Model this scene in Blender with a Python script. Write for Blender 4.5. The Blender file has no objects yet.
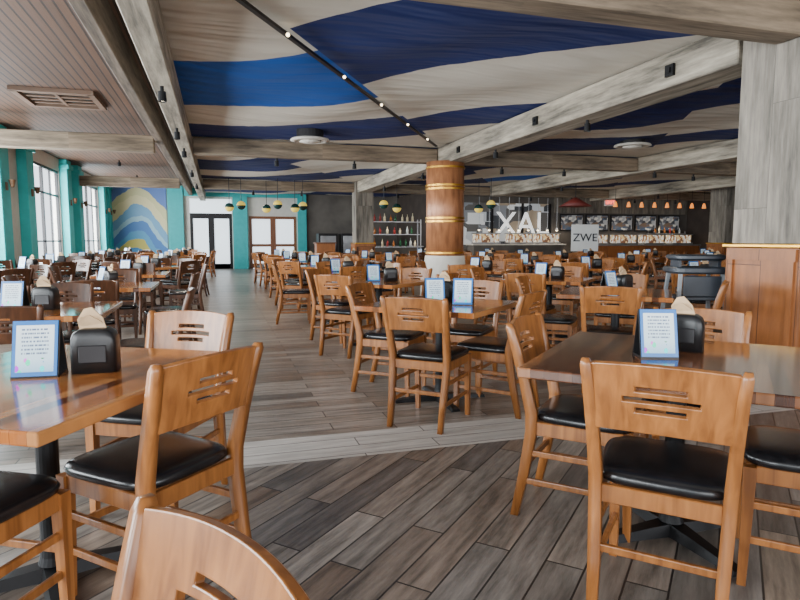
import bpy, bmesh, math, random
from mathutils import Vector, Matrix
random.seed(7)
S=bpy.context.scene
COL=S.collection
R=math.radians
YAW=16.9

# ---------------------------------------------------------------- materials
def nm(name):
    m=bpy.data.materials.new(name); m.use_nodes=True
    nt=m.node_tree; b=nt.nodes['Principled BSDF']
    return m,nt,b
def L(nt,a,b): nt.links.new(a,b)
def N(nt,t,**kw):
    n=nt.nodes.new(t)
    for k,v in kw.items(): setattr(n,k,v)
    return n
def ramp(nt,stops,const=False):
    r=N(nt,'ShaderNodeValToRGB')
    cr=r.color_ramp
    if const: cr.interpolation='CONSTANT'
    while len(cr.elements)<len(stops): cr.elements.new(0.5)
    for e,(p,c) in zip(cr.elements,stops):
        e.position=p; e.color=(c[0],c[1],c[2],1)
    return r
def c8(r,g,b):
    f=lambda v:(v/255/12.92) if v/255<=0.04045 else ((v/255+0.055)/1.055)**2.4
    return (f(r),f(g),f(b))
def plain(name,col,rough=0.5,metal=0.0,var=0.12,scale=6.0,emit=None,es=0):
    m,nt,b=nm(name)
    tc=N(nt,'ShaderNodeTexCoord'); no=N(nt,'ShaderNodeTexNoise'); no.inputs['Scale'].default_value=scale
    L(nt,tc.outputs['Object'],no.inputs['Vector'])
    lo=tuple(max(0,x*(1-var)) for x in col); hi=tuple(min(1,x*(1+var)) for x in col)
    rp=ramp(nt,[(0.3,lo),(0.7,hi)]); L(nt,no.outputs['Fac'],rp.inputs['Fac'])
    L(nt,rp.outputs['Color'],b.inputs['Base Color'])
    b.inputs['Roughness'].default_value=rough; b.inputs['Metallic'].default_value=metal
    if emit:
        b.inputs['Emission Color'].default_value=(*emit,1); b.inputs['Emission Strength'].default_value=es
    return m
def wood(name,c1,c2,sc=(30,30,2.5),rough=0.35,rand=0.25,coat=0.0):
    m,nt,b=nm(name)
    tc=N(nt,'ShaderNodeTexCoord'); mp=N(nt,'ShaderNodeMapping'); mp.inputs['Scale'].default_value=sc
    L(nt,tc.outputs['Object'],mp.inputs['Vector'])
    no=N(nt,'ShaderNodeTexNoise'); no.inputs['Scale'].default_value=1.0; no.inputs['Detail'].default_value=5; no.inputs['Distortion'].default_value=0.6
    L(nt,mp.outputs[0],no.inputs['Vector'])
    rp=ramp(nt,[(0.3,c1),(0.7,c2)]); L(nt,no.outputs['Fac'],rp.inputs['Fac'])
    oi=N(nt,'ShaderNodeObjectInfo'); mr=N(nt,'ShaderNodeMapRange')
    mr.inputs['To Min'].default_value=1-rand; mr.inputs['To Max'].default_value=1+rand*0.4
    L(nt,oi.outputs['Random'],mr.inputs['Value'])
    hs=N(nt,'ShaderNodeHueSaturation'); L(nt,rp.outputs['Color'],hs.inputs['Color']); L(nt,mr.outputs[0],hs.inputs['Value'])
    L(nt,hs.outputs[0],b.inputs['Base Color']); b.inputs['Roughness'].default_value=rough
    b.inputs['Coat Weight'].default_value=coat; b.inputs['Coat Roughness'].default_value=0.12
    bp=N(nt,'ShaderNodeBump'); bp.inputs['Strength'].default_value=0.08; L(nt,no.outputs['Fac'],bp.inputs['Height']); L(nt,bp.outputs[0],b.inputs['Normal'])
    return m
def planks(name,cols,rot,width,row,mortar,mcol,rough,grain=(3,40,1),bump=0.25,gs=0.35,scale_noise=1.0,axis=None,coat=0.0):
    m,nt,b=nm(name)
    tc=N(nt,'ShaderNodeTexCoord'); mp=N(nt,'ShaderNodeMapping'); mp.inputs['Rotation'].default_value=(axis or (0,0,R(rot)))
    L(nt,tc.outputs['Object'],mp.inputs['Vector'])
    br=N(nt,'ShaderNodeTexBrick'); br.offset=0.37; br.offset_frequency=2
    br.inputs['Color1'].default_value=(0,0,0,1); br.inputs['Color2'].default_value=(1,1,1,1); br.inputs['Mortar'].default_value=(0.5,0.5,0.5,1)
    br.inputs['Scale'].default_value=1; br.inputs['Brick Width'].default_value=width; br.inputs['Row Height'].default_value=row
    br.inputs['Mortar Size'].default_value=mortar; br.inputs['Mortar Smooth'].default_value=0.1
    L(nt,mp.outputs[0],br.inputs['Vector'])
    n=len(cols); rp=ramp(nt,[(i/(n-1) if n>1 else 0,c) for i,c in enumerate(cols)])
    L(nt,br.outputs['Color'],rp.inputs['Fac'])
    mp2=N(nt,'ShaderNodeMapping'); mp2.inputs['Scale'].default_value=grain; L(nt,mp.outputs[0],mp2.inputs['Vector'])
    no=N(nt,'ShaderNodeTexNoise'); no.inputs['Scale'].default_value=scale_noise; no.inputs['Detail'].default_value=7; no.inputs['Roughness'].default_value=0.65
    ad=N(nt,'ShaderNodeVectorMath',operation='ADD'); sc=N(nt,'ShaderNodeVectorMath',operation='SCALE'); sc.inputs['Scale'].default_value=31.0
    L(nt,br.outputs['Color'],sc.inputs[0]); L(nt,mp2.outputs[0],ad.inputs[0]); L(nt,sc.outputs[0],ad.inputs[1])
    L(nt,ad.outputs[0],no.inputs['Vector'])
    gr=ramp(nt,[(0.32,(1-gs,)*3),(0.68,(1+gs*0.6,)*3)]); L(nt,no.outputs['Fac'],gr.inputs['Fac'])
    mx=N(nt,'ShaderNodeMix',data_type='RGBA',blend_type='MULTIPLY'); mx.inputs[0].default_value=1
    L(nt,rp.outputs['Color'],mx.inputs[6]); L(nt,gr.outputs['Color'],mx.inputs[7])
    m2=N(nt,'ShaderNodeMix',data_type='RGBA'); L(nt,br.outputs['Fac'],m2.inputs[0]); L(nt,mx.outputs[2],m2.inputs[6]); m2.inputs[7].default_value=(*mcol,1)
    L(nt,m2.outputs[2],b.inputs['Base Color'])
    b.inputs['Roughness'].default_value=rough; b.inputs['Coat Weight'].default_value=coat; b.inputs['Coat Roughness'].default_value=0.1
    sb=N(nt,'ShaderNodeMath',operation='MULTIPLY_ADD'); sb.inputs[1].default_value=-1.0; L(nt,br.outputs['Fac'],sb.inputs[0]); L(nt,no.outputs['Fac'],sb.inputs[2])
    bp=N(nt,'ShaderNodeBump'); bp.inputs['Strength'].default_value=bump; bp.inputs['Distance'].default_value=0.01; L(nt,sb.outputs[0],bp.inputs['Height']); L(nt,bp.outputs[0],b.inputs['Normal'])
    return m

M={}
M['oak']=wood('oak_wood',c8(118,70,32),c8(166,106,54),rough=0.3,rand=0.25)
M['walnut']=wood('walnut_wood_backlit',c8(58,34,20),c8(94,58,36),rough=0.33,rand=0.25)  # walnut brown, with the backlit darkness of the left chairs in the colour
M['vinyl']=plain('black_vinyl',(0.008,0.008,0.009),0.26,var=0.3,scale=40)
M['blackmetal']=plain('black_iron',(0.01,0.01,0.011),0.45,0.6,scale=30)
M['blackplastic']=plain('black_plastic',(0.012,0.012,0.013),0.35,scale=30)
M['beam']=planks('weathered_beam',[c8(148,138,122),c8(182,172,154),c8(118,106,90)],0,30,0.6,0.0,(0.2,0.2,0.2),0.8,grain=(1.0,9,9),bump=0.4,gs=0.75,axis=(0,0,R(90)))
M['beamdk']=planks('dark_weathered_beam',[c8(96,84,72),c8(122,108,94),c8(80,68,58)],0,30,0.6,0.0,(0.2,0.2,0.2),0.8,grain=(1.2,12,12),bump=0.35,gs=0.6,axis=(0,0,R(90)))
M['beamx']=planks('weathered_crossbeam',[c8(118,102,84),c8(146,130,110),c8(96,82,66)],0,30,0.6,0.0,(0.2,0.2,0.2),0.8,grain=(1.0,9,9),bump=0.4,gs=0.7)
M['floor_near']=planks('floor_planks_diagonal',[c8(82,77,72),c8(130,123,115),c8(108,91,77),c8(148,140,131),c8(94,89,85),c8(134,119,104)],-44,1.1,0.145,0.004,c8(40,37,35),0.34,grain=(2.5,20,1),gs=0.6)
M['floor_far']=planks('floor_planks_cross',[c8(98,90,83),c8(142,133,124),c8(116,101,88),c8(152,143,133),c8(108,99,91)],0,1.1,0.145,0.004,c8(44,41,38),0.30,grain=(2.5,20,1),gs=0.5)
M['floor_strip']=planks('floor_border_pale',[c8(172,167,160),c8(192,187,180),c8(180,174,166)],0,1.25,0.143,0.004,c8(110,106,101),0.42,grain=(3,24,1),gs=0.25)
M['ceilwood']=planks('brown_plank_ceiling',[c8(86,60,44),c8(96,68,50),c8(80,56,41)],90,40,0.11,0.012,c8(36,24,18),0.6,grain=(1,20,1),gs=0.15)
M['graywood']=planks('grey_wood_cladding',[c8(126,118,107),c8(150,141,128),c8(108,100,90)],0,2.4,0.9,0.002,c8(80,75,70),0.7,grain=(1.0,9,9),gs=0.7,axis=(0,R(90),0))
M['brownpanel']=planks('brown_wood_panel',[c8(142,86,44),c8(164,102,56),c8(130,78,40)],0,1.6,0.36,0.004,c8(70,36,18),0.42,grain=(2,12,12),gs=0.3,axis=(0,R(90),0))
M['tableL']=planks('amber_butcher_block',[c8(112,58,26),c8(196,124,64),c8(148,82,38),c8(214,152,90),c8(92,48,22),c8(182,110,54)],90,1.9,0.052,0.0006,c8(80,38,18),0.14,grain=(2,26,1),gs=0.25,bump=0.02,coat=0.7)
M['tableR']=planks('dark_butcher_block',[c8(74,42,26),c8(136,84,50),c8(94,56,34),c8(158,106,68),c8(62,34,22),c8(114,70,42)],90,1.9,0.052,0.0006,c8(44,22,12),0.14,grain=(2,26,1),gs=0.25,bump=0.02,coat=0.7)
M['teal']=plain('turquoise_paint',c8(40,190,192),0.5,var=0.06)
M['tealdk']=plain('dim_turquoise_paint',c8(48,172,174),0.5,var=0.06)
M['white']=plain('cream_paint',c8(208,204,195),0.6,var=0.05)
M['darkwall']=plain('dark_brown_wall',c8(64,54,48),0.7,var=0.25,scale=2)
M['slatewall']=plain('grey_rear_wall',c8(98,92,86),0.7,var=0.3,scale=1.5)
M['roof']=plain('dark_roof_deck',c8(60,55,52),0.9)
M['frame']=plain('dark_window_frame',c8(34,32,34),0.4,0.3)
M['brass']=plain('brass',c8(200,150,60),0.28,0.95)
M['steel']=plain('brushed_steel',c8(170,170,172),0.3,0.7)
M['napkin']=plain('kraft_napkin',c8(196,166,130),0.9,scale=20)
M['grayplastic']=plain('grey_plastic',c8(140,145,150),0.45)
M['slateplastic']=plain('slate_plastic',c8(44,50,58),0.4)
M['bulb']=plain('warm_bulb',(1,0.8,0.5),0.4,emit=(1,0.8,0.5),es=8)
M['spotglow']=plain('spot_lens',(1,0.9,0.8),0.4,emit=(1,0.85,0.65),es=12)
M['ivory']=plain('ivory_diffuser',c8(205,198,186),0.6)
M['ventbrown']=plain('brown_vent_metal',c8(112,88,72),0.5)
M['yellow']=plain('yellow_glass',c8(220,190,80),0.3,emit=c8(230,200,90),es=0.6)
M['green']=plain('dark_green_glass',c8(28,62,58),0.25)
M['amber']=plain('amber_shade',c8(190,120,56),0.5,emit=c8(240,140,60),es=1.4)
M['bronze']=plain('bronze_shade',c8(110,80,56),0.5,0.3)
M['red']=plain('red_enamel',c8(120,46,40),0.5)
M['exit']=plain('exit_letters',(1,0.1,0.08),0.5,emit=(1,0.1,0.06),es=3)
M['signwhite']=plain('white_board',c8(235,235,232),0.6,var=0.03)
M['ink']=plain('dark_lettering',c8(40,42,48),0.6)
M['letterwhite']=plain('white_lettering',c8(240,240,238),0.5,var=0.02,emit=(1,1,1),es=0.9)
M['daywin']=plain('daylit_glass',c8(200,215,222),0.2,emit=c8(225,235,242),es=1.7,var=0.1,scale=1.5)
M['doorwood']=wood('door_wood',c8(104,60,36),c8(136,86,54),rough=0.4)

def busy(name,cols,sc,es,rough=.5):
    m,nt,b=nm(name)
    tc=N(nt,'ShaderNodeTexCoord'); mp=N(nt,'ShaderNodeMapping'); mp.inputs['Scale'].default_value=sc; L(nt,tc.outputs['Object'],mp.inputs['Vector'])
    vo=N(nt,'ShaderNodeTexVoronoi',distance='CHEBYCHEV'); vo.inputs['Scale'].default_value=1; L(nt,mp.outputs[0],vo.inputs['Vector'])
    sp=N(nt,'ShaderNodeSeparateColor'); L(nt,vo.outputs['Color'],sp.inputs[0])
    rp=ramp(nt,[(i/len(cols),c) for i,c in enumerate(cols)],True); L(nt,sp.outputs[0],rp.inputs['Fac'])
    L(nt,rp.outputs['Color'],b.inputs['Base Color']); L(nt,rp.outputs['Color'],b.inputs['Emission Color']); b.inputs['Emission Strength'].default_value=es
    b.inputs['Roughness'].default_value=rough
    return m
M['menuboard']=busy('menu_board_print',[c8(60,62,68),c8(150,150,150),c8(90,92,98),c8(190,186,176),c8(110,90,74),c8(70,84,104)],(6,6,9),0.35)
M['casefill']=busy('display_case_glow',[c8(210,180,130),c8(225,218,205),c8(150,110,70),c8(190,184,176),c8(110,76,56)],(14,14,10),0.8)  # emission in the contents lightens the rear counter area
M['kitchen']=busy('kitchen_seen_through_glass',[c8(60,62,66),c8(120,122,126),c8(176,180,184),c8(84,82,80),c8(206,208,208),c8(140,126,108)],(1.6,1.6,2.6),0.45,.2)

def copper():
    m,nt,b=nm('copper_column_wood')
    tc=N(nt,'ShaderNodeTexCoord'); mp=N(nt,'ShaderNodeMapping'); mp.inputs['Scale'].default_value=(6,6,1.2); L(nt,tc.outputs['Object'],mp.inputs['Vector'])
    no=N(nt,'ShaderNodeTexNoise'); no.inputs['Scale'].default_value=1.5; no.inputs['Detail'].default_value=5; L(nt,mp.outputs[0],no.inputs['Vector'])
    rp=ramp(nt,[(0.3,c8(134,84,54)),(0.55,c8(184,124,84)),(0.75,c8(156,100,66))]); L(nt,no.outputs['Fac'],rp.inputs['Fac'])
    L(nt,rp.outputs['Color'],b.inputs['Base Color']); b.inputs['Roughness'].default_value=0.35; b.inputs['Metallic'].default_value=0.15
    return m
M['copper']=copper()

def card_mat():
    m,nt,b=nm('printed_menu_card')
    tc=N(nt,'ShaderNodeTexCoord'); sp=N(nt,'ShaderNodeSeparateXYZ'); L(nt,tc.outputs['Generated'],sp.inputs[0])
    def mth(op,a,bb=None):
        n=N(nt,'ShaderNodeMath',operation=op)
        for i,v in enumerate([a,bb]):
            if v is None: continue
            if isinstance(v,(int,float)): n.inputs[i].default_value=v
            else: L(nt,v,n.inputs[i])
        return n.outputs[0]
    x=sp.outputs['X']; z=sp.outputs['Z']
    ax=mth('ABSOLUTE',mth('SUBTRACT',x,0.5)); az=mth('ABSOLUTE',mth('SUBTRACT',z,0.5))
    border=mth('GREATER_THAN',mth('MAXIMUM',ax,az),0.42)
    inner=ramp(nt,[(0,c8(130,185,215)),(0.3,c8(195,222,235)),(1,c8(225,235,238))]); L(nt,z,inner.inputs['Fac'])
    fr=mth('FRACT',mth('MULTIPLY',z,14.0)); ln=mth('GREATER_THAN',fr,0.55)
    no=N(nt,'ShaderNodeTexNoise'); no.inputs['Scale'].default_value=1.0
    cb=N(nt,'ShaderNodeCombineXYZ'); L(nt,mth('MULTIPLY',x,26.0),cb.inputs[0]); L(nt,mth('FLOOR',mth('MULTIPLY',z,14.0)),cb.inputs[2]); L(nt,cb.outputs[0],no.inputs['Vector'])
    word=mth('GREATER_THAN',no.outputs['Fac'],0.47)
    mid=mth('MULTIPLY',mth('LESS_THAN',ax,0.3),mth('MULTIPLY',mth('GREATER_THAN',z,0.36),mth('LESS_THAN',z,0.86)))
    tx=mth('MULTIPLY',mth('MULTIPLY',ln,word),mid)
    m1=N(nt,'ShaderNodeMix',data_type='RGBA'); L(nt,tx,m1.inputs[0]); L(nt,inner.outputs['Color'],m1.inputs[6]); m1.inputs[7].default_value=(*c8(90,110,140),1)
    vo=N(nt,'ShaderNodeTexVoronoi'); vo.inputs['Scale'].default_value=1.0
    cb2=N(nt,'ShaderNodeCombineXYZ'); L(nt,mth('MULTIPLY',x,6.0),cb2.inputs[0]); L(nt,mth('MULTIPLY',z,6.0),cb2.inputs[2]); L(nt,cb2.outputs[0],vo.inputs['Vector'])
    spot=mth('MULTIPLY',mth('LESS_THAN',vo.outputs['Distance'],0.36),mth('LESS_THAN',z,0.33))
    hs=N(nt,'ShaderNodeHueSaturation'); hs.inputs['Saturation'].default_value=1.2; L(nt,vo.outputs['Color'],hs.inputs['Color'])
    m2=N(nt,'ShaderNodeMix',data_type='RGBA'); L(nt,spot,m2.inputs[0]); L(nt,m1.outputs[2],m2.inputs[6]); L(nt,hs.outputs[0],m2.inputs[7])
    m3=N(nt,'ShaderNodeMix',data_type='RGBA'); L(nt,border,m3.inputs[0]); L(nt,m2.outputs[2],m3.inputs[6]); m3.inputs[7].default_value=(*c8(40,112,184),1)
    L(nt,m3.outputs[2],b.inputs['Base Color']); b.inputs['Roughness'].default_value=0.25
    return m
M['card']=card_mat()

def mural_mat():
    m,nt,b=nm('wave_mural_paint')
    tc=N(nt,'ShaderNodeTexCoord'); sp=N(nt,'ShaderNodeSeparateXYZ'); L(nt,tc.outputs['Generated'],sp.inputs[0])
    no=N(nt,'ShaderNodeTexNoise'); no.inputs['Scale'].default_value=2.2; no.inputs['Detail'].default_value=4; L(nt,tc.outputs['Generated'],no.inputs['Vector'])
    sn=N(nt,'ShaderNodeMath',operation='SINE'); mu=N(nt,'ShaderNodeMath',operation='MULTIPLY_ADD'); mu.inputs[1].default_value=3.6; mu.inputs[2].default_value=-.1; L(nt,sp.outputs['X'],mu.inputs[0]); L(nt,mu.outputs[0],sn.inputs[0])
    a=N(nt,'ShaderNodeMath',operation='MULTIPLY_ADD'); a.inputs[1].default_value=-0.26; L(nt,sn.outputs[0],a.inputs[0]); L(nt,sp.outputs['Z'],a.inputs[2])
    c=N(nt,'ShaderNodeMath',operation='MULTIPLY_ADD'); c.inputs[1].default_value=0.3; L(nt,no.outputs['Fac'],c.inputs[0]); L(nt,a.outputs[0],c.inputs[2])
    rp=ramp(nt,[(0,c8(60,130,180)),(0.06,c8(190,180,90)),(0.16,c8(80,150,190)),(0.26,c8(70,120,180)),(0.40,c8(150,190,205)),(0.48,c8(110,160,195)),(0.60,c8(214,206,160)),(0.74,c8(200,196,150)),(0.86,c8(90,120,180))],True)
    L(nt,c.outputs[0],rp.inputs['Fac']); L(nt,rp.outputs['Color'],b.inputs['Base Color']); b.inputs['Roughness'].default_value=0.6
    return m
M['mural']=mural_mat()

CREAM=c8(214,206,192); NAVY=c8(26,42,100); BLUE=c8(12,84,172); NAVY2=c8(24,36,86)
def stripe_mat(name,a,b_,t0,t1,stops):
    m,nt,b=nm(name)
    tc=N(nt,'ShaderNodeTexCoord'); dt=N(nt,'ShaderNodeVectorMath',operation='DOT_PRODUCT'); dt.inputs[1].default_value=(a,b_,0)
    L(nt,tc.outputs['Object'],dt.inputs[0])
    no=N(nt,'ShaderNodeTexNoise'); no.inputs['Scale'].default_value=0.4; L(nt,tc.outputs['Object'],no.inputs['Vector'])
    ad=N(nt,'ShaderNodeMath',operation='MULTIPLY_ADD'); ad.inputs[1].default_value=0.4; L(nt,no.outputs['Fac'],ad.inputs[0]); L(nt,dt.outputs['Value'],ad.inputs[2])
    mr=N(nt,'ShaderNodeMapRange'); mr.inputs['From Min'].default_value=t0+0.2; mr.inputs['From Max'].default_value=t1+0.2; L(nt,ad.outputs[0],mr.inputs['Value'])
    rp=ramp(nt,[((p-t0)/(t1-t0),c) for p,c in stops],True); L(nt,mr.outputs[0],rp.inputs['Fac'])
    L(nt,rp.outputs['Color'],b.inputs['Base Color']); b.inputs['Roughness'].default_value=0.85
    mp=N(nt,'ShaderNodeMapping'); mp.inputs['Rotation'].default_value=(0,0,R(40)); mp.inputs['Scale'].default_value=(0.35,2.2,1); L(nt,tc.outputs['Object'],mp.inputs['Vector'])
    n2=N(nt,'ShaderNodeTexNoise'); n2.inputs['Scale'].default_value=1.6; n2.inputs['Detail'].default_value=2; L(nt,mp.outputs[0],n2.inputs['Vector'])
    bp=N(nt,'ShaderNodeBump'); bp.inputs['Strength'].default_value=0.7; bp.inputs['Distance'].default_value=0.15; L(nt,n2.outputs['Fac'],bp.inputs['Height']); L(nt,bp.outputs[0],b.inputs['Normal'])
    return m

# ---------------------------------------------------------------- mesh helpers
def fin(bm,name,mats,smooth=False):
    bmesh.ops.recalc_face_normals(bm,faces=bm.faces[:])
    me=bpy.data.meshes.new(name); bm.to_mesh(me); bm.free()
    for m in (mats if isinstance(mats,(list,tuple)) else [mats]): me.materials.append(m)
    if smooth:
        for p in me.polygons: p.use_smooth=True
    return me
def addbox(bm,c,s,mi=0,rot=None):
    r=bmesh.ops.create_cube(bm,size=1.0); vs=r['verts']
    for v in vs:
        p=Vector((v.co.x*s[0],v.co.y*s[1],v.co.z*s[2]))
        if rot is not None: p=rot@p
        v.co=p+Vector(c)
    for f in set(f for v in vs for f in v.link_faces): f.material_index=mi
    return vs
def bev(bm,w,seg=2,ang=0.5):
    es=[e for e in bm.edges if len(e.link_faces)==2 and e.calc_face_angle(0)>ang]
    if es: bmesh.ops.bevel(bm,geom=es,offset=w,segments=seg,affect='EDGES',profile=0.5)
def box_me(name,c,s,mat,b=0.0,seg=2):
    bm=bmesh.new(); addbox(bm,c,s)
    if b: bev(bm,b,seg)
    return fin(bm,name,mat)
def loft(bm,rings,cap=True,mi=0):
    vr=[[bm.verts.new(p) for p in ring] for ring in rings]
    n=len(vr[0])
    for a,b in zip(vr,vr[1:]):
        for i in range(n):
            f=bm.faces.new((a[i],a[(i+1)%n],b[(i+1)%n],b[i])); f.material_index=mi
    if cap:
        f=bm.faces.new(vr[0]); f.material_index=mi
        f=bm.faces.new(vr[-1]); f.material_index=mi
def lathe(bm,prof,n=24,c=(0,0,0),mi=0):
    loft(bm,[[(c[0]+r*math.cos(2*math.pi*i/n),c[1]+r*math.sin(2*math.pi*i/n),c[2]+z) for i in range(n)] for r,z in prof],True,mi)
def bar(bm,pts):
    loft(bm,[[(x-hx,y-hy,z),(x+hx,y-hy,z),(x+hx,y+hy,z),(x-hx,y+hy,z)] for x,y,z,hx,hy in pts])
def ob(name,me,parent=None,loc=None,rz=0,**props):
    o=bpy.data.objects.new(name,me); COL.objects.link(o)
    if parent: o.parent=parent
    if loc is not None: o.location=loc
    if rz: o.rotation_euler=(0,0,rz)
    for k,v in props.items(): o[k]=v
    return o
def empty(name,loc,rz,**props):
    o=ob(name,None,None,loc,rz,**props); o.empty_display_size=0.1; return o
def struct(name,me,loc=None): return ob(name,me,None,loc,0,kind='structure')
def joined(name,parts):
    bm=bmesh.new(); mats=[]
    for me in parts:
        k=len(bm.faces); bm.from_mesh(me); bm.faces.ensure_lookup_table()
        m=me.materials[0]
        if m not in mats: mats.append(m)
        for f in bm.faces[k:]: f.material_index=mats.index(m)
    me=bpy.data.meshes.new(name); bm.to_mesh(me); bm.free()
    for m in mats: me.materials.append(m)
    return me

# ---------------------------------------------------------------- chair
def chair_parts(wd):
    P=[]
    for sx in (-1,1):
        bm=bmesh.new()
        prof=[(0.180,-0.285,0.0,.015,.017),(0.184,-0.245,0.2,.018,.021),(0.192,-0.212,0.40,.019,.024),(0.194,-0.213,0.48,.019,.024),
              (0.200,-0.245,0.62,.018,.021),(0.209,-0.285,0.77,.017,.019),(0.216,-0.308,0.85,.016,.017),(0.218,-0.313,0.870,.010,.011)]
        bar(bm,[(sx*x,y,z,a,b) for x,y,z,a,b in prof]); bev(bm,0.006,2,0.9)
        P.append(('leg',fin(bm,'rear_leg',wd,True)))
    for sx in (-1,1):
        bm=bmesh.new()
        bar(bm,[(sx*0.192,0.195,0.0,.014,.014),(sx*0.192,0.19,0.25,.018,.018),(sx*0.192,0.188,0.44,.021,.021)]); bev(bm,0.005,2,0.9)
        P.append(('leg',fin(bm,'front_leg',wd)))
    bm=bmesh.new()
    addbox(bm,(0,0.19,0.415),(0.345,0.022,0.06)); addbox(bm,(0,-0.213,0.415),(0.35,0.022,0.06))
    addbox(bm,(-0.193,-0.01,0.415),(0.022,0.36,0.06)); addbox(bm,(0.193,-0.01,0.415),(0.022,0.36,0.06)); bev(bm,0.003,1)
    P.append(('seat_rail',fin(bm,'seat_rail',wd)))
    for c,s in (((-0.188,-0.03,0.17),(0.018,0.42,0.026)),((0.188,-0.03,0.17),(0.018,0.42,0.026)),((0,0.19,0.25),(0.35,0.018,0.026)),((0,-0.238,0.24),(0.35,0.018,0.026)),
                ((-0.190,-0.02,0.30),(0.018,0.40,0.026)),((0.190,-0.02,0.30),(0.018,0.40,0.026))):
        P.append(('stretcher',box_me('stretcher',c,s,wd,0.004)))
    bm=bmesh.new(); rings=[]
    for inset,z in ((0.012,0.442),(0.0,0.45),(-0.006,0.465),(0.002,0.48),(0.02,0.489),(0.06,0.494),(0.12,0.496)):
        ring=[]
        for i in range(40):
            t=2*math.pi*i/40; c,s=math.cos(t),math.sin(t)
            x=math.copysign(abs(c)**0.42,c); y=math.copysign(abs(s)**0.42,s)
            w=(0.212+0.010*y)-inset; ring.append((x*w,0.0+y*(0.212-inset),z))
        rings.append(ring)
    loft(bm,rings); P.append(('seat',fin(bm,'seat',M['vinyl'],True)))
    half=0.202
    xs=sorted(set([0]+[s*v for s in (-1,1) for v in (.03,.05,.07,.09,.105,.13,.16,.185,half)]))
    zs=[.645,.665,.688,.710,.726,.743,.759,.776,.792,.815,.84,.860]
    slots={3:0.07,5:0.105,7:0.07}
    bm=bmesh.new(); g={}
    for i,x in enumerate(xs):
        for j,z in enumerate(zs):
            k=1-(x/half)**2; g[i,j]=bm.verts.new((x,-0.217-0.235*(z-.47)-0.034*k,z+0.012*k))
    for i in range(len(xs)-1):
        for j in range(len(zs)-1):
            if j in slots and abs((xs[i]+xs[i+1])/2)<slots[j]: continue
            bm.faces.new((g[i,j],g[i+1,j],g[i+1,j+1],g[i,j+1]))
    me=fin(bm,'tmp',wd)
    o=ob('tmp',me); sm=o.modifiers.new('s','SOLIDIFY'); sm.thickness=0.020; sm.offset=0
    bv=o.modifiers.new('b','BEVEL'); bv.width=0.003; bv.segments=2; bv.limit_method='ANGLE'; bv.angle_limit=R(50)
    dg=bpy.context.evaluated_depsgraph_get(); me2=bpy.data.meshes.new_from_object(o.evaluated_get(dg)); me2.name='backrest'
    bpy.data.objects.remove(o)
    P.append(('backrest',me2))
    return P
CH={'oak':chair_parts(M['oak']),'walnut':chair_parts(M['walnut'])}
CHJ={k:joined('dining_chair',[m for _,m in v]) for k,v in CH.items()}
def camdist(x,y): return math.hypot(x,y)
def chair(x,y,head,kind='oak',label=None,group='wooden dining chairs around the tables'):
    lab=label or ('%s wooden dining chair with slotted back and black vinyl seat'%('honey oak' if kind=='oak' else 'backlit walnut'))
    rz=-R(head)
    if camdist(x,y)<8.5:
        e=empty('dining_chair',(x,y,0),rz,label=lab,category='chair',group=group)
        for n,me in CH[kind]: ob(n,me,e)
    else:
        e=ob('dining_chair',CHJ[kind],None,(x,y,0),rz,label=lab,category='chair',group=group)
    return e

# ---------------------------------------------------------------- table
def table_parts(tm,sx,sy):
    P=[]
    P.append(('table_top',box_me('table_top',(0,0,0.73),(sx,sy,0.04),tm,0.006,2)))
    bm=bmesh.new(); lathe(bm,[(0.05,0.05),(0.042,0.08),(0.038,0.12),(0.038,0.66),(0.06,0.685),(0.06,0.70)],20); P.append(('pedestal',fin(bm,'pedestal',M['blackmetal'],False)))
    bm=bmesh.new()
    addbox(bm,(0,0,0.705),(0.5,0.06,0.012)); addbox(bm,(0,0,0.703),(0.06,0.5,0.012))
    P.append(('top_bracket',fin(bm,'top_bracket',M['blackmetal'])))
    bm=bmesh.new()
    for k in range(4):
        m=Matrix.Rotation(k*math.pi/2+math.pi/4,3,'Z')
        rr=[]
        for r,h,w in ((0.0,0.05,0.05),(0.12,0.042,0.04),(0.3,0.028,0.03),(0.36,0.02,0.035)):
            rr.append([m@Vector(p) for p in ((r,-w,0.0),(r,w,0.0),(r,w*0.7,h),(r,-w*0.7,h))])
        loft(bm,rr)
    P.append(('table_base',fin(bm,'table_base',M['blackmetal'])))
    return P
TB={'L':table_parts(M['tableL'],1.0,1.12),'R':table_parts(M['tableR'],1.04,1.04),'A':table_parts(M['tableL'],0.95,0.95),'B':table_parts(M['tableR'],0.95,0.95)}
TBJ={k:joined('dining_table',[m for _,m in v]) for k,v in TB.items()}
def table(x,y,head,kind='A',label=None):
    lab=label or 'square striped butcher block table on a black iron pedestal'
    if camdist(x,y)<9:
        e=empty('dining_table',(x,y,0),-R(head),label=lab,category='table',group='butcher block dining tables')
        for n,me in TB[kind]: ob(n,me,e)
    else: ob('dining_table',TBJ[kind],None,(x,y,0),-R(head),label=lab,category='table',group='butcher block dining tables')

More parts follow.
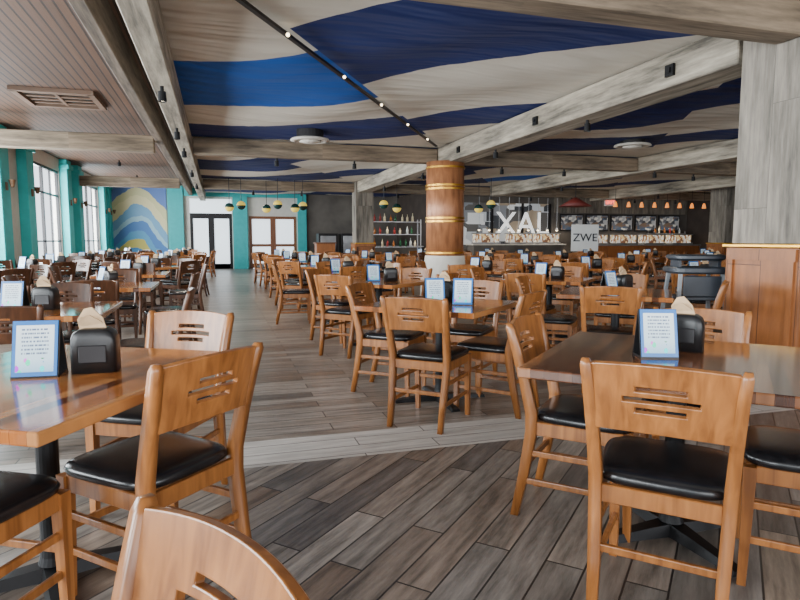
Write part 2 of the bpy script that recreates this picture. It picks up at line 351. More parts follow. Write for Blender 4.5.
# ---------------------------------------------------------------- table top items
def disp_parts():
    bm=bmesh.new(); rings=[]
    for k,z in ((1.0,0.0),(1.0,0.105),(0.97,0.125),(0.86,0.145),(0.66,0.156),(0.4,0.160)):
        rings.append([(math.copysign(abs(math.cos(t))**0.35,math.cos(t))*0.078*k,math.copysign(abs(math.sin(t))**0.35,math.sin(t))*0.055*(0.5+0.5*k),z) for t in [2*math.pi*i/28 for i in range(28)]])
    loft(bm,rings); body=fin(bm,'body',M['blackplastic'],True)
    bm=bmesh.new()
    for dx,dz,tl,wd in ((0.0,0.075,0.35,.05),(0.012,0.05,-0.5,.045)):
        rr=[]
        for i,(w,h) in enumerate(((wd,0),(wd*.95,dz*0.5),(wd*.3,dz))):
            y=dx+tl*h
            rr.append([(-w-0.012*i,y-0.004,0.152+h),(w*0.8-0.012*i,y-0.004,0.152+h+0.006),(w*0.8-0.012*i,y+0.004,0.152+h+0.006),(-w-0.012*i,y+0.004,0.152+h)])
        loft(bm,rr)
    nap=fin(bm,'napkin',M['napkin'])
    face=box_me('face_plate',(0,-0.0555,0.07),(0.095,0.004,0.065),M['frame'],0.004)
    return [('dispenser_body',body),('napkin',nap),('face_plate',face)]
DP=disp_parts(); DPJ=joined('napkin_dispenser',[m for _,m in DP])
def card_parts():
    t=R(14); rot=Matrix.Rotation(-t,3,'X')
    bm=bmesh.new(); addbox(bm,(0,0,0.1),(0.145,0.003,0.195),0,None)
    for v in bm.verts: v.co=rot@Vector((v.co.x,v.co.y,v.co.z))+Vector((0,-0.047,0.004))
    pg=fin(bm,'menu_page',M['card'])
    bm=bmesh.new(); addbox(bm,(0,0,0.1),(0.152,0.006,0.202))
    for v in bm.verts: v.co=rot@Vector(v.co)+Vector((0,-0.040,0.0))
    rot2=Matrix.Rotation(t,3,'X')
    vs=addbox(bm,(0,0,0.1),(0.152,0.006,0.202))
    for v in vs: v.co=rot2@Vector(v.co)+Vector((0,0.060,0.0))
    addbox(bm,(0,0.01,0.004),(0.152,0.11,0.008))
    fr=fin(bm,'card_stand',M['blackplastic'])
    return [('menu_page',pg),('card_stand',fr)]
CP=card_parts(); CPJ=joined('menu_card_holder',[m for _,m in CP])
ZT=0.7505
def items(x,y,head,near=None):
    h=R(head); dx,dy=math.cos(h),-math.sin(h)
    rz=-h
    n=camdist(x,y)<9 if near is None else near
    def put(name,parts,j,px,py,r,lab,cat,grp):
        if n:
            e=empty(name,(px,py,ZT),r,label=lab,category=cat,group=grp)
            for a,me in parts: ob(a,me,e)
        else: ob(name,j,None,(px,py,ZT),r,label=lab,category=cat,group=grp)
    put('menu_card_holder',CP,CPJ,x-dx*0.11,y-dy*0.11,rz,'black tent stand with blue and white printed drinks card','menu holder','menu cards on the tables')
    put('napkin_dispenser',DP,DPJ,x+dx*0.1,y+dy*0.1,rz,'black napkin dispenser with a kraft napkin sticking out','napkin dispenser','napkin dispensers on the tables')

def cw(x,d):
    a=R(YAW); return (x*math.cos(a)+d*math.sin(a), -x*math.sin(a)+d*math.cos(a))

# near furniture ------------------------------------------------------------
X,Y=cw(-1.28,2.11); table(X,Y,12+YAW,'L','large amber striped butcher block table with glossy top')
X,Y=cw(1.15,2.44); table(X,Y,29+YAW,'R','dark striped butcher block table with glossy top')
X,Y=cw(.31,4.56); table(X,Y,30+YAW,'A')
def card1(px,pd,hh,lab):
    e=empty('menu_card_holder',(*cw(px,pd),ZT),-R(YAW+hh),label=lab,category='menu holder',group='menu cards on the tables')
    for a,me in CP: ob(a,me,e)
def disp1(px,pd,hh,lab):
    e=empty('napkin_dispenser',(*cw(px,pd),ZT),-R(YAW+hh),label=lab,category='napkin dispenser',group='napkin dispensers on the tables')
    for a,me in DP: ob(a,me,e)
card1(.26,4.5,-6,'black tent stand with blue and white printed drinks card')
card1(.47,4.45,12,'black tent stand with blue and white printed drinks card')
disp1(.36,4.72,20,'black napkin dispenser with a kraft napkin sticking out')
card1(-1.285,2.10,-12,'blue bordered drinks card standing beside a napkin dispenser')
disp1(-1.12,2.18,-14,'domed black napkin dispenser with kraft napkin on the amber table')
card1(1.06,2.45,4,'black tent stand with bright drinks card on the dark table')
disp1(1.245,2.60,34,'black napkin dispenser behind the menu holder on the dark table')
near=[(.912,1.985,29,'oak'),(.855,2.62,119,'oak'),(1.49,2.12,-61,'oak'),(1.42,2.84,209,'oak'),
      (-.88,2.05,-62,'oak'),(-1.30,1.68,12,'oak'),(-1.12,2.70,192,'oak'),
      (.22,4.06,26,'oak'),(.68,4.36,-57,'oak'),(-.05,4.86,112,'oak'),(.56,5.10,208,'oak')]
for x,d,h,k in near:
    X,Y=cw(x,d); chair(X,Y,h+YAW,k)
X,Y=cw(-.43,.505); e=chair(X,Y,223+YAW,'oak'); e.scale=(.95,.95,.975)

# field of tables --------------------------------------------------------------
def uv(X,Y):
    a=R(YAW); x=X*math.cos(a)-Y*math.sin(a); d=X*math.sin(a)+Y*math.cos(a)
    return 400+600*x/max(d,0.1), d
SX,SY=cw(6.25,20.4)
def setting(tx,ty,head,kind,chk,skip=()):
    if math.hypot(tx-SX,ty-SY)<1.5: return
    table(tx,ty,head,kind)
    items(tx+random.uniform(-.05,.05),ty+random.uniform(-.05,.05),YAW+random.uniform(-35,45))
    for k in range(4):
        if k in skip: continue
        h=head+90*k+random.uniform(-7,7); r=0.60+random.uniform(-.04,.12)
        cx=tx-math.sin(R(head+90*k))*r; cy=ty-math.cos(R(head+90*k))*r
        u,d=uv(cx,cy)
        if u<-60 or u>800 or (u>765 and d>3): continue
        chair(cx,cy,h,chk)
lrows=[4.75,7.05,9.35,11.65,14.0,16.4,18.8,21.2,23.6]
for i,y in enumerate(lrows):
    for tx in (-1.15,-3.1):
        ty=y+random.uniform(-.12,.12)
        u,d=uv(tx,ty)
        if u<-40: continue
        setting(tx+random.uniform(-.08,.08),ty,random.choice([0,10,40,45]),'A' if tx>-2 else 'B','walnut' if (tx<-2 or y<12) else random.choice(['walnut','oak']))
rcols=[1.8,4.0,6.3,8.6,10.9,13.2,15.5]
for i,tx in enumerate(rcols):
    for y in (4.5,6.7,9.0,11.2,13.6,15.9,18.2):
        if tx<2 and y<5: continue
        if tx>4.5 and y<5: continue
        if abs(tx-4.65)<0.9 and 10.9<y<13.0: continue
        ax=tx+random.uniform(-.1,.1); ay=y+random.uniform(-.1,.1)
        if tx==4.0 and y<5: ax=3.55; ay=4.75
        u,d=uv(ax,ay)
        if u>745: continue
        if 15.7<ax<17.9 and ay>15.5: continue
        if ax>12 and ay>17.5: continue
        setting(ax,ay,random.choice([40,45,50,48,0]),random.choice('AAB'),'oak')

# ---------------------------------------------------------------- shell
X0,X1,Y0,Y1=-4.2,20.0,-4.4,26.8
def slab(name,x0,x1,y0,y1,z0,z1,mat):
    return struct(name,box_me(name,((x0+x1)/2,(y0+y1)/2,(z0+z1)/2),(x1-x0,y1-y0,z1-z0),mat))
slab('floor',X0,X1,Y0,3.25,-0.1,0,M['floor_near'])
slab('floor',X0,X1,3.25,3.68,-0.1,0,M['floor_strip'])
slab('floor',X0,X1,3.68,Y1,-0.1,0,M['floor_far'])
slab('ceiling',X0,X1,Y0,Y1,3.95,4.05,M['roof'])
slab('ceiling',X0,-0.75,Y0,Y1,3.5,3.56,M['ceilwood'])
wins=[(-3.6,-.4),(0.6,3.8),(5.4,8.6),(10.4,13.6),(16.0,19.2),(21.3,25.0)]  # nearer windows are out of view, added to let daylight in
bm=bmesh.new()
addbox(bm,(X0-.1,(Y0+Y1)/2,.3),(.2,Y1-Y0,.6)); addbox(bm,(X0-.1,(Y0+Y1)/2,3.55),(.2,Y1-Y0,.8))
edges=[Y0]+[v for w in wins for v in w]+[Y1]
for a,b in zip(edges[::2],edges[1::2]): addbox(bm,(X0-.1,(a+b)/2,1.88),(.2,b-a,2.56))
struct('wall_left',fin(bm,'wall_left',M['white']))
n=1
for a,b in wins:
    bm=bmesh.new(); w=b-a; zc=1.875; h=2.55
    for z in (.63,3.12): addbox(bm,(0,0,z),(.08,w,.08))
    addbox(bm,(0,0,2.45),(.05,w,.05)); addbox(bm,(0,0,1.2),(.04,w,.035))
    for t in (0.02,.25,.5,.75,.98): addbox(bm,(0,-w/2+t*w,zc),(.07 if t in(.02,.5,.98) else .04,.07 if t in(.02,.5,.98) else .035,h))
    struct('window_%d'%n,fin(bm,'window',M['frame']),(X0-.06,(a+b)/2,0)); n+=1
t=1
for a,b in zip(edges[::2],edges[1::2]):
    if b-a<0.5 : continue
    for c in ((a+.32,b-.32) if b-a>1.6 else ((a+b)/2,)):
        bm=bmesh.new(); addbox(bm,(X0+.1,c,1.75),(.2,.55,3.5)); addbox(bm,(X0+.12,c,.12),(.26,.62,.24)); addbox(bm,(X0+.12,c,3.3),(.26,.62,.12)); bev(bm,.01,1)
        struct('trim_%d'%t,fin(bm,'trim',M['teal'])); t+=1
        if c>9:
            bm=bmesh.new(); addbox(bm,(0,0,0),(.03,.08,.16)); m1=fin(bm,'plate',M['bronze'])
            bm=bmesh.new(); lathe(bm,[(.03,-.02),(.065,.13),(.055,.13),(.025,-.01)],16,(.1,0,0)); m2=fin(bm,'lamp_shade',M['bronze'])
            e=empty('wall_sconce',(X0+.215,c,2.3),0,label='small bronze wall lamp on turquoise pilaster',category='wall lamp',group='wall lamps along the windows')
            ob('back_plate',m1,e); ob('lamp_shade',m2,e)
bm=bmesh.new(); dz=2.25
for a,b,z0,z1 in ((X0,-1.05,0,4),(-1.05,.64,2.95,4),(.64,1.35,0,4),(1.35,3.37,dz,4),(3.37,3.8,0,4)): addbox(bm,((a+b)/2,Y1+.1,(z0+z1)/2),(b-a,.2,z1-z0))
struct('wall_back',fin(bm,'wall_back',M['white']))
slab('wall_back',3.8,8,Y1,Y1+.2,0,4,M['slatewall'])
slab('wall_far_bar',8,9,22.0,Y1+.2,0,4,M['darkwall'])
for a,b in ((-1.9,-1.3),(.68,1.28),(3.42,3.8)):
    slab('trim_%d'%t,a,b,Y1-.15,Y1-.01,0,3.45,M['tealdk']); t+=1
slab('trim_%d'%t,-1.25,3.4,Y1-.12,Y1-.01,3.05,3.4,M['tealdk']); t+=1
ob('wave_mural',box_me('wave_mural',(0,0,0),(2.2,.04,3.0),M['mural']),None,(-3.05,Y1-.03,1.95),label='painted mural of a big blue wave under a pale sky',category='mural')
def door(name,xa,xb,h,frame,glass,tr=0):
    bm=bmesh.new(); w=xb-xa
    for s in (0,1):
        x0=xa+s*w/2; cx=x0+w/4
        for dx in (-w/4+.06,w/4-.06): addbox(bm,(cx+dx,Y1+.02,h/2),(.12,.06,h),0)
        for z in (.12,h-.06,1.0 if not tr else .1): addbox(bm,(cx,Y1+.02,z),(w/2,.05,.2 if z<.5 else .12),0)
        addbox(bm,(cx,Y1+.03,h/2),(w/2-.1,.02,h-.1),1)
    if tr:
        addbox(bm,((xa+xb)/2,Y1+.02,h+.05),(w,.08,.1),0); addbox(bm,((xa+xb)/2,Y1+.03,h+.4),(w,.02,.6),1)
    struct(name,fin(bm,name,[frame,glass]))
door('door_1',-1.05,.64,2.25,M['frame'],M['daywin'],1)
door('door_2',1.35,3.37,2.25,M['doorwood'],M['daywin'])
WY=22.0
bm=bmesh.new()
addbox(bm,((9+20)/2,WY+.1,.45),(11,.2,.9)); addbox(bm,((9+20)/2,WY+.1,3.35),(11,.2,1.3))
addbox(bm,(9.1,WY+.1,1.8),(.2,.2,1.8)); addbox(bm,((13.2+20)/2,WY+.1,1.8),(6.8,.2,1.8))
struct('wall_bar',fin(bm,'wall_bar',M['slatewall']))
bm=bmesh.new(); addbox(bm,(11.2,WY+.12,1.8),(4.0,.03,1.8),1)
for x in (9.25,10.55,11.9,13.15): addbox(bm,(x,WY+.08,1.8),(.08,.1,1.8),0)
struct('window_7',fin(bm,'w',[M['frame'],M['kitchen']]))
slab('wall_right',X1,X1+.2,Y0,WY+.2,0,4,M['darkwall'])
def text(name,s,size,loc,rz,mat,parent=None,ext=0.01,**pr):
    cu=bpy.data.curves.new(name,'FONT'); cu.body=s; cu.size=size; cu.extrude=ext; cu.align_x='CENTER'; cu.align_y='CENTER'
    o=ob('tmp',cu); dg=bpy.context.evaluated_depsgraph_get(); me=bpy.data.meshes.new_from_object(o.evaluated_get(dg)); bpy.data.objects.remove(o)
    me.transform(Matrix.Rotation(R(90),4,'X')); me.materials.clear(); me.materials.append(mat)
    return ob(name,me,parent,loc,rz,**pr)
text('window_lettering','XAL',1.3,(11.9,WY+.02,1.85),0,M['letterwhite'],label='large white letters across the kitchen window',category='lettering')
slab('trim_%d'%t,13.3,19.95,WY-.05,WY-.005,2.35,3.9,M['graywood']); t+=1
for k in range(5):
    e=empty('menu_board',(14.1+k*1.22,WY-.06,1.95),0,label='printed menu board in a dark frame above the counter',category='menu board',group='menu boards above the counter')
    ob('board_frame',box_me('f',(0,0,0),(1.1,.05,.7),M['frame'],.01),e); ob('lit_panel',box_me('p',(0,-.03,0),(1.0,.02,.6),M['menuboard']),e)
for k in range(9):
    e=empty('heat_lamp',(9.6+k*.42,21.2,1.62),0,label='small warm heat lamp hanging above the bar counter',category='heat lamp',group='heat lamps above the bar counter')
    bm=bmesh.new(); lathe(bm,[(.02,.1),(.06,.03),(.07,0),(.06,0),(.015,.09)],12); ob('lamp_shade',fin(bm,'s',M['steel'],True),e)
    bm=bmesh.new(); bmesh.ops.create_uvsphere(bm,u_segments=10,v_segments=8,radius=.04); ob('bulb',fin(bm,'b',M['bulb'],True),e,(0,0,.0))
    bm=bmesh.new(); lathe(bm,[(.008,.1),(.008,1.25)],8); ob('stem',fin(bm,'c',M['steel']),e)

def counter(x0,x1,y,h,dep,name,lab,top,body):
    e=empty(name,((x0+x1)/2,y,0),0,label=lab,category='counter'); w=x1-x0
    ob('counter_body',box_me('b',(0,0,(h-.05)/2),(w-.1,dep-.1,h-.05),body),e)
    ob('countertop',box_me('t',(0,0,h-.025),(w,dep,.05),top,.01),e)
    return e
counter(9.2,13.2,21.2,1.08,.7,'bar_counter','long grey bar counter with pale top below kitchen window',M['ivory'],M['slatewall'])
counter(13.7,19.2,20.6,1.05,.7,'service_counter','dark counter with steel top in front of the menu boards',M['steel'],M['brownpanel'])
def case(x,y,z):  # glowing cases added so the back counter looks brighter
    d=empty('display_case',(x,y,z),0,label='glass display case with added glow on the counter',category='display case',group='lit display cases')
    ob('case_base',box_me('b',(0,0,.03),(1.0,.5,.06),M['steel']),d); ob('glow_block',box_me('b',(0,.02,.22),(.94,.4,.32),M['casefill'],.01),d); ob('case_top',box_me('b',(0,0,.40),(1.0,.5,.04),M['steel']),d)
for k in range(4): case(14.3+k*1.35,20.6,1.05)
for x in (9.9,11.3,12.5): case(x,21.2,1.08)
counter(5.6,7.8,22.8,1.0,.7,'service_counter','steel topped service counter in a dark alcove',M['steel'],M['slatewall'])
BM=[plain('bottle_green',c8(40,90,60),.2),plain('bottle_amber',c8(150,90,40),.2),plain('bottle_clear',c8(200,205,205),.15),plain('bottle_red',c8(150,50,45),.3),plain('bottle_cream',c8(220,205,170),.4)]
def shelf(x,y,w,h,name,lab,nlev,metal,seed):
    e=empty(name,(x,y,0),0,label=lab,category='shelf')
    for sx in (-1,1):
        for sy in (-1,1): ob('post',box_me('p',(sx*w/2,sy*.18,h/2),(.04,.04,h),metal),e)
    rnd=random.Random(seed)
    for k in range(nlev):
        z=.5+k*(h-.6)/(nlev-1) ; ob('shelf_board',box_me('s',(0,0,z),(w,.4,.03),metal),e)
        xx=-w/2+.15
        while xx<w/2-.12:
            hh=rnd.uniform(.2,.32); r=.045
            bm=bmesh.new(); lathe(bm,[(r,0),(r,hh*.55),(r*.35,hh*.75),(r*.3,hh),(r*.3,hh+.004)],10)
            me=fin(bm,'bottle',BM[rnd.randrange(len(BM))],True)
            ob('bottle',me,None,(x+xx,y-.05,z+.016),0,label='glass bottle standing on a shelf',category='bottle',group='bottles on the back shelves')
            xx+=rnd.uniform(.16,.3)
shelf(6.4,21.7,1.9,2.0,'steel_shelf','open steel shelf stacked with bottles and jars',4,M['steel'],1)
shelf(18.6,21.6,1.6,1.6,'steel_shelf','open steel shelf stacked with bottles and jars',3,M['steel'],5)
def cooler(x,y):
    e=empty('drink_cooler',(x,y,0),0,label='dark upright drinks cooler near the wooden doors',category='refrigerator')
    ob('cabinet',box_me('c',(0,0,.75),(.8,.7,1.5),M['frame'],.02),e); ob('cooler_door',box_me('c',(0,-.36,.8),(.64,.03,1.2),M['steel'],.01),e); ob('cooler_handle',box_me('c',(.27,-.39,.8),(.03,.03,.5),M['frame'],.005),e)
cooler(4.4,25.0); cooler(5.35,25.0)
e=empty('host_stand',(3.9,22.6,0),0,label='brown wooden host stand',category='stand')
ob('stand_body',box_me('c',(0,0,.55),(.7,.5,1.1),M['brownpanel'],.01),e); ob('stand_top',box_me('c',(0,0,1.12),(.8,.6,.04),M['doorwood'],.01),e)
e=empty('sign_board',(SX,SY,0),-R(YAW),label='white freestanding notice board with dark lettering',category='sign')
ob('board',box_me('b',(0,0,1.3),(.92,.04,.9),M['signwhite'],.01),e)
for sx in (-1,1): ob('leg',box_me('l',(sx*.42,.04,.85),(.04,.04,1.7),M['frame']),e)
text('lettering','ZWE',.38,(0,-.03,1.3),0,M['ink'],e)
e=empty('exit_sign',(15.9,WY-.09,2.8),0,label='illuminated exit sign with red letters',category='sign')
ob('housing',box_me('h',(0,0,0),(.5,.07,.28),M['signwhite'],.01),e); text('lettering','EXIT',.22,(0,-.045,0),0,M['exit'],e)

def sqcol(cx,cy,s,label,wains):
    e=empty('square_column',(cx,cy,0),0,label=label,category='column')
    ob('column_shaft',box_me('shaft',(0,0,(wains+3.3)/2+.02),(s,s,3.3-wains),M['graywood'],.006),e)
    bm=bmesh.new(); addbox(bm,(0,0,wains/2),(s+.06,s+.06,wains)); ob('wainscot_panel',fin(bm,'w',M['brownpanel']),e)
    bm=bmesh.new(); addbox(bm,(0,0,wains+.02),(s+.12,s+.12,.04)); bev(bm,.01,1); ob('brass_band',fin(bm,'b',M['brass']),e)
    bm=bmesh.new()
    for ax in (0,1):
        for sg in (-1,1):
            for q in (-.31,.31):
                c=[0,0,wains*.52]; c[ax]=sg*(s/2+.04); c[1-ax]=q*s/.7
                d=[.025,.025,wains*.8]; d[1-ax]=.05; addbox(bm,c,d)
            for zz in (.12,wains-.06):
                c=[0,0,zz]; c[ax]=sg*(s/2+.04); d=[.03,.03,.1]; d[1-ax]=s; addbox(bm,c,d)
    ob('panel_moulding',fin(bm,'pm',M['brownpanel']),e)
sqcol(4.97,4.15,.70,'grey wood clad square column with brown wainscot and brass band',1.16)
sqcol(4.9,20.6,.62,'grey wood clad square column',1.1)
sqcol(16.9,16.8,.7,'grey wood clad square column',1.1)
e=empty('round_column',(4.68,12.1,0),0,label='round copper toned wooden column with brass bands and flared foot',category='column')
bm=bmesh.new(); lathe(bm,[(.40,.9),(.40,2.86)],40); me=fin(bm,'shaft',M['copper'])
for p in me.polygons: p.use_smooth=len(p.vertices)==4
ob('column_shaft',me,e)
bm=bmesh.new(); lathe(bm,[(.52,0),(.52,.2),(.47,.5),(.42,.9)],40); ob('column_foot',fin(bm,'foot',M['white']),e)
for z in (.96,1.62,1.69,2.30,2.37,2.74):
    bm=bmesh.new(); lathe(bm,[(.40,-.02),(.42,-.02),(.42,.02),(.40,.02)],40); ob('brass_band',fin(bm,'band',M['brass']),e,(0,0,z))

# beams
BT=3.2
def beam(x0,x1,y0,y1,z0,z1,mat,lab):
    bm=bmesh.new(); addbox(bm,(0,0,0),(x1-x0,y1-y0,z1-z0)); bev(bm,.012,1)
    ob('ceiling_beam',fin(bm,'ceiling_beam',mat),None,((x0+x1)/2,(y0+y1)/2,(z0+z1)/2),label=lab,category='beam',group='weathered ceiling beams')
lb='long weathered grey timber beam under the fabric ceiling'
beam(-1.06,-.92,Y0,26.7,3.08,3.5,M['beamdk'],'dark weathered timber beam edging the plank ceiling')
beam(-.62,-.4,Y0,26.7,2.86,BT,M['beam'],lb)
beam(4.62,5.05,4.55,20.2,2.84,BT,M['beam'],lb)
beam(4.75,4.95,Y0,3.75,2.84,BT,M['beam'],lb)
beam(9.75,10.1,Y0,20.6,2.84,BT,M['beam'],lb)
beam(14.9,15.25,Y0,21.9,2.84,BT,M['beam'],lb)
for y in (4.0,12.5,20.7):
    for a,b in ((X0+.25,-1.08),(-.38,4.6),(5.07,9.73),(10.12,14.88),(15.27,19.9)):
        if y==4.0 and a==5.07: a=5.35
        beam(a,b,y-.14,y+.14,2.88,3.18,M['beamx'],'weathered brown grey timber crossbeam')
for k,y in enumerate((5.4,8.2,11.2)):
    bm=bmesh.new(); addbox(bm,(0,0,0),(.03,.12,.12)); addbox(bm,(-.02,0,0),(.02,.05,.05))
    ob('beam_bracket',fin(bm,'beam_bracket',M['blackmetal']),None,(4.6,y,3.0),label='black iron bracket on timber beam',category='bracket',group='iron brackets on the beams')

# fabric canopy
def sail(A,B,C,mat,sag,ox,oy,seed):
    bm=bmesh.new(); n=20; g={}
    for i in range(n+1):
        for j in range(n+1-i):
            a=i/n; b=j/n; c=1-a-b
            x=A[0]*a+B[0]*b+C[0]*c; y=A[1]*a+B[1]*b+C[1]*c
            z=3.22-sag*27*a*b*c+ .05*math.sin((x+y)*2.1+seed)*min(1,27*a*b*c)
            g[i,j]=bm.verts.new((x-ox,y-oy,z))
    for i in range(n):
        for j in range(n-i):
            bm.faces.new((g[i,j],g[i+1,j],g[i,j+1]))
            if i+j<n-1: bm.faces.new((g[i+1,j],g[i+1,j+1],g[i,j+1]))
    ob('fabric_canopy',fin(bm,'fabric_canopy',mat,True),None,(ox,oy,0),label='draped canopy cloth in wide cream and blue stripes',category='fabric',group='striped cloth panels on the ceiling')
def r_mat(nm_,c): return stripe_mat(nm_,1,1,-1,13.9,[(-1,CREAM),(3.1,c[0]),(6.1,CREAM),(9.2,c[1]),(10.8,CREAM)])
def l_mat(nm_,c): return stripe_mat(nm_,1,2,-1,23,[(-1,CREAM),(6.6,c[0]),(11.3,CREAM),(14.2,c[1]),(18.2,CREAM)])
RM=[r_mat('canopy_a',(NAVY,NAVY)),r_mat('canopy_b',(NAVY2,BLUE))]
LM=[l_mat('canopy_c',(BLUE,NAVY)),l_mat('canopy_d',(NAVY,NAVY2))]
xb=[-.5,4.82,9.92,15.07,20.0]; yb=[-4.4,4.0,12.5,20.7,26.7]
for i in range(4):
    for j in range(4):
        a,b=xb[i],xb[i+1]; c,d=yb[j],yb[j+1]
        if j==3 and i>1: continue
        sail((a,c),(b,d),(b,c),RM[0 if i==0 else (i+j)%2],-.06,a,c,i*2+j)
        sail((a,c),(b,d),(a,d),LM[0 if (i==0 and j==1) else 1],.10,a,c,i*3+j)
for (ax,ay,bx,by) in ((-.4,4.2,4.4,11.9),):
    n=6; e=empty('festoon_lights',(ax,ay,3.16),0,label='dark diagonal cable hung with small warm bulbs under the canopy',category='string lights')
    v=Vector((bx-ax,by-ay,0)); ln=v.length; rot=Matrix.Rotation(math.atan2(v.y,v.x),3,'Z')
    bm=bmesh.new(); addbox(bm,v*.5,(ln,.045,.03),0,rot); ob('cable',fin(bm,'cable',M['frame']),e)
    for k in range(n):
        p=v*((k+.3)/n); bm=bmesh.new(); bmesh.ops.create_uvsphere(bm,u_segments=12,v_segments=8,radius=.018)
        ob('bulb',fin(bm,'bulb',M['bulb'],True),e,(p.x+.05,p.y,-.025))
def spotlamp(x,y,z,power=60,head=0):
    e=empty('spotlight',(x,y,z),R(head),label='small black cylinder spotlight mounted under a beam',category='spotlight',group='spotlights under the beams')
    bm=bmesh.new(); lathe(bm,[(.02,0),(.02,-.05),(.04,-.055),(.045,-.16),(.04,-.16),(.035,-.14)],16); ob('lamp_body',fin(bm,'b',M['blackmetal']),e)
    bm=bmesh.new(); lathe(bm,[(.034,-.142),(.034,-.146)],16); ob('lens',fin(bm,'l',M['spotglow']),e)
    if power:
        l=bpy.data.lights.new('spot','SPOT'); l.energy=power; l.spot_size=R(130); l.spot_blend=.8; l.color=(1,.9,.76); l.shadow_soft_size=.08
        o=bpy.data.objects.new('spot_beam',l); COL.objects.link(o); o.parent=e; o.location=(0,0,-.18)
for x,y in ((-.51,7),(-.51,9.5),(-.51,11.5),(-.51,15),(-.51,18.5),(4.83,7.2),(4.83,10),(4.83,14),(4.83,17.5),(9.92,8),(9.92,12),(9.92,16),(15.07,12),(15.07,18)):
    spotlamp(x,y,2.85,105)
for x in (1.2,2.8,6.2,7.8,11.5,13.3): spotlamp(x,12.5,2.87,105)
for x in (1.2,2.8,6.2,7.8,11.5,13.3,16.2,18.2): spotlamp(x,20.7,2.87,150)
for y in (15,19,23): spotlamp(-2.6,y,3.49,60)

def diffuser(x,y,z):
    e=empty('air_diffuser',(x,y,z),0,label='round cream ceiling air diffuser set in the canopy',category='air vent',group='round ceiling diffusers')
    bm=bmesh.new(); lathe(bm,[(.33,0),(.35,-.03),(.27,-.05),(.25,-.03),(.2,-.03),(.2,0)],32); ob('outer_ring',fin(bm,'o',M['ivory'],True),e)
    bm=bmesh.new(); lathe(bm,[(.17,-.02),(.19,-.05),(.05,-.08),(.02,-.08)],32); ob('inner_cone',fin(bm,'i',M['ivory'],True),e)
    bm=bmesh.new(); lathe(bm,[(.24,-.012),(.24,.88)],24); ob('duct',fin(bm,'d',M['frame']),e)
diffuser(1.64,10.9,3.02); diffuser(7.8,10.1,3.08)
e=empty('ceiling_vent',(-2.32,11.0,3.5),0,label='rectangular slotted metal vent in the plank ceiling',category='air vent')
bm=bmesh.new()
for c,s in (((0,-.55,-.03),(1.15,.09,.06)),((0,.55,-.03),(1.15,.09,.06)),((-.53,0,-.03),(.09,1.1,.06)),((.53,0,-.03),(.09,1.1,.06))): addbox(bm,c,s)
ob('vent_frame',fin(bm,'vf',M['ventbrown']),e)
bm=bmesh.new()
for k in range(4): addbox(bm,(0,-.36+k*.24,-.025),(.9,.07,.02))
addbox(bm,(0,0,-.03),(.05,1.0,.02))
ob('vent_louvre',fin(bm,'vl',M['ventbrown']),e)
ob('vent_back',box_me('vb',(0,0,-.004),(1.0,1.0,.006),M['frame']),e)

def pend(u_x,d,z,flip):
    x,y=cw(u_x,d)
    e=empty('pendant_lamp',(x,y,z),0,label='round yellow and dark green globe pendant lamp on a cord',category='pendant lamp',group='globe pendant lamps')
    for nme,mt,a0,a1 in (('upper_globe',M['yellow'] if flip else M['green'],0.02,math.pi/2),('lower_globe',M['green'] if flip else M['yellow'],math.pi/2,math.pi-.02)):
        bm=bmesh.new(); lathe(bm,[(.14*math.sin(a0+(a1-a0)*k/8),.14*math.cos(a0+(a1-a0)*k/8)) for k in range(9)],20); ob(nme,fin(bm,nme,mt,True),e)
    bm=bmesh.new(); lathe(bm,[(.01,.14),(.01,3.15-z)],8); ob('cord',fin(bm,'cord',M['frame']),e)
for px,pd,v in ((-5.35,19.0,0),(-5.08,19.4,1),(-4.36,19.8,0),(-3.83,19.0,1),(-3.36,19.4,0),(-3.17,19.8,1),(-.51,19.0,1),(-.10,19.4,0),(2.57,19.8,0),(2.85,19.0,1)):
    pend(px,pd,2.25+.08*v,v)
for k in range(8):
    x,y=14.7+k*.6,19.9
    e=empty('pendant_lamp',(x,y,2.5),0,label='small amber glass pendant lamp hanging over the service counter',category='pendant lamp',group='amber pendant lamps')
    bm=bmesh.new(); lathe(bm,[(.03,.2),(.06,.12),(.08,0),(.07,0),(.02,.18)],14); ob('lamp_shade',fin(bm,'s',M['amber'],True),e)
    bm=bmesh.new(); lathe(bm,[(.01,.2),(.01,.68)],8); ob('cord',fin(bm,'c',M['frame']),e)
x,y=cw(5.9,20.4); e=empty('pendant_lamp',(x,y,2.35),0,label='wide red enamel cone pendant lamp',category='pendant lamp')
bm=bmesh.new(); lathe(bm,[(.05,.3),(.12,.26),(.55,0),(.53,0),(.1,.22)],28); ob('lamp_shade',fin(bm,'s',M['red'],True),e)
bm=bmesh.new(); lathe(bm,[(.012,.3),(.012,.8)],8); ob('cord',fin(bm,'c',M['frame']),e)

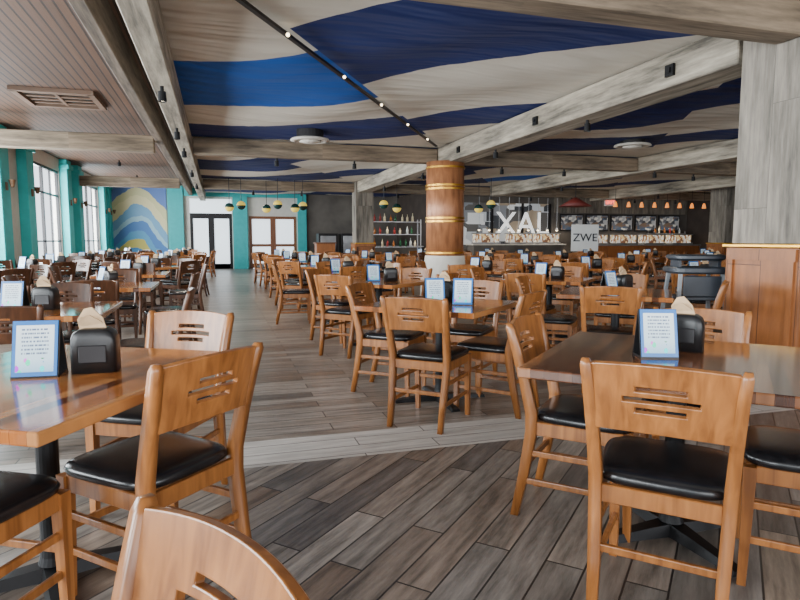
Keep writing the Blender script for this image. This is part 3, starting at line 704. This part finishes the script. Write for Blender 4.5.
def highchair(x,y,h,dz=0):
    e=empty('high_chair',(x,y,0),-R(h),label='child high chair with dark slate tray and pale grey legs',category='high chair',group='high chairs by the column')
    for sx in (-1,1):
        for sy in (-1,1):
            bm=bmesh.new(); bar(bm,[(sx*.27,sy*.25,0,.017,.017),(sx*.2,sy*.15,.90,.015,.015)]); ob('leg',fin(bm,'leg',M['grayplastic']),e)
    bm=bmesh.new(); addbox(bm,(0,-.02,.66),(.38,.34,.035)); addbox(bm,(0,-.17,.78),(.36,.025,.2)); bev(bm,.008,2); ob('seat',fin(bm,'seat',M['slateplastic']),e)
    bm=bmesh.new()
    rings=[]
    for k,z in ((.9,.90),(1,.92),(1,.955),(.95,.965)):
        rings.append([(math.copysign(abs(math.cos(q))**.5,math.cos(q))*.27*k,math.copysign(abs(math.sin(q))**.5,math.sin(q))*.24*k,z) for q in [2*math.pi*i/24 for i in range(24)]])
    loft(bm,rings); ob('tray',fin(bm,'tray',M['slateplastic'],False),e)
    bm=bmesh.new(); rings=[]
    for k,z in ((.86,1.03),(1,1.05),(1,1.075),(.93,1.085)):
        rings.append([(math.copysign(abs(math.cos(q))**.5,math.cos(q))*.25*k,math.copysign(abs(math.sin(q))**.5,math.sin(q))*.22*k,z) for q in [2*math.pi*i/24 for i in range(24)]])
    loft(bm,rings)
    for sx in (-1,1): addbox(bm,(sx*.19,0,1.0),(.03,.2,.08))
    ob('arm_rail',fin(bm,'rail',M['slateplastic']),e)
    bm=bmesh.new(); addbox(bm,(0,.235,.25),(.46,.02,.035)); addbox(bm,(0,-.235,.25),(.46,.02,.035)); ob('stretcher',fin(bm,'s',M['grayplastic']),e)
highchair(*cw(2.95,6.0),20)

# ---------------------------------------------------------------- light
w=bpy.data.worlds.new('World'); S.world=w; w.use_nodes=True
bg=w.node_tree.nodes['Background']; bg.inputs['Color'].default_value=(.86,.93,1.0,1); bg.inputs['Strength'].default_value=2.5
def area(name,loc,rot,sx,sy,e,col):
    l=bpy.data.lights.new(name,'AREA'); l.shape='RECTANGLE'; l.size=sx; l.size_y=sy; l.energy=e; l.color=col
    o=bpy.data.objects.new(name,l); COL.objects.link(o); o.location=loc; o.rotation_euler=rot
for a,b in wins:
    area('window_daylight',(X0-.5,(a+b)/2,1.9),(0,R(-90),0),2.5,b-a,680,(.9,.96,1))
area('rear_fill_light',(3,-4.4,1.9),(R(90),0,0),12,2.4,520,(.97,.98,1))  # fill lamp added out of view behind the camera, for daylight from that side

# ---------------------------------------------------------------- camera
cd=bpy.data.cameras.new('Camera'); cam=bpy.data.objects.new('Camera',cd); COL.objects.link(cam)
cam.location=(0,0,1.23); cam.rotation_euler=(R(90-5.71),0,-R(YAW)); cd.sensor_width=36; cd.lens=27; cd.clip_start=.05
S.camera=cam
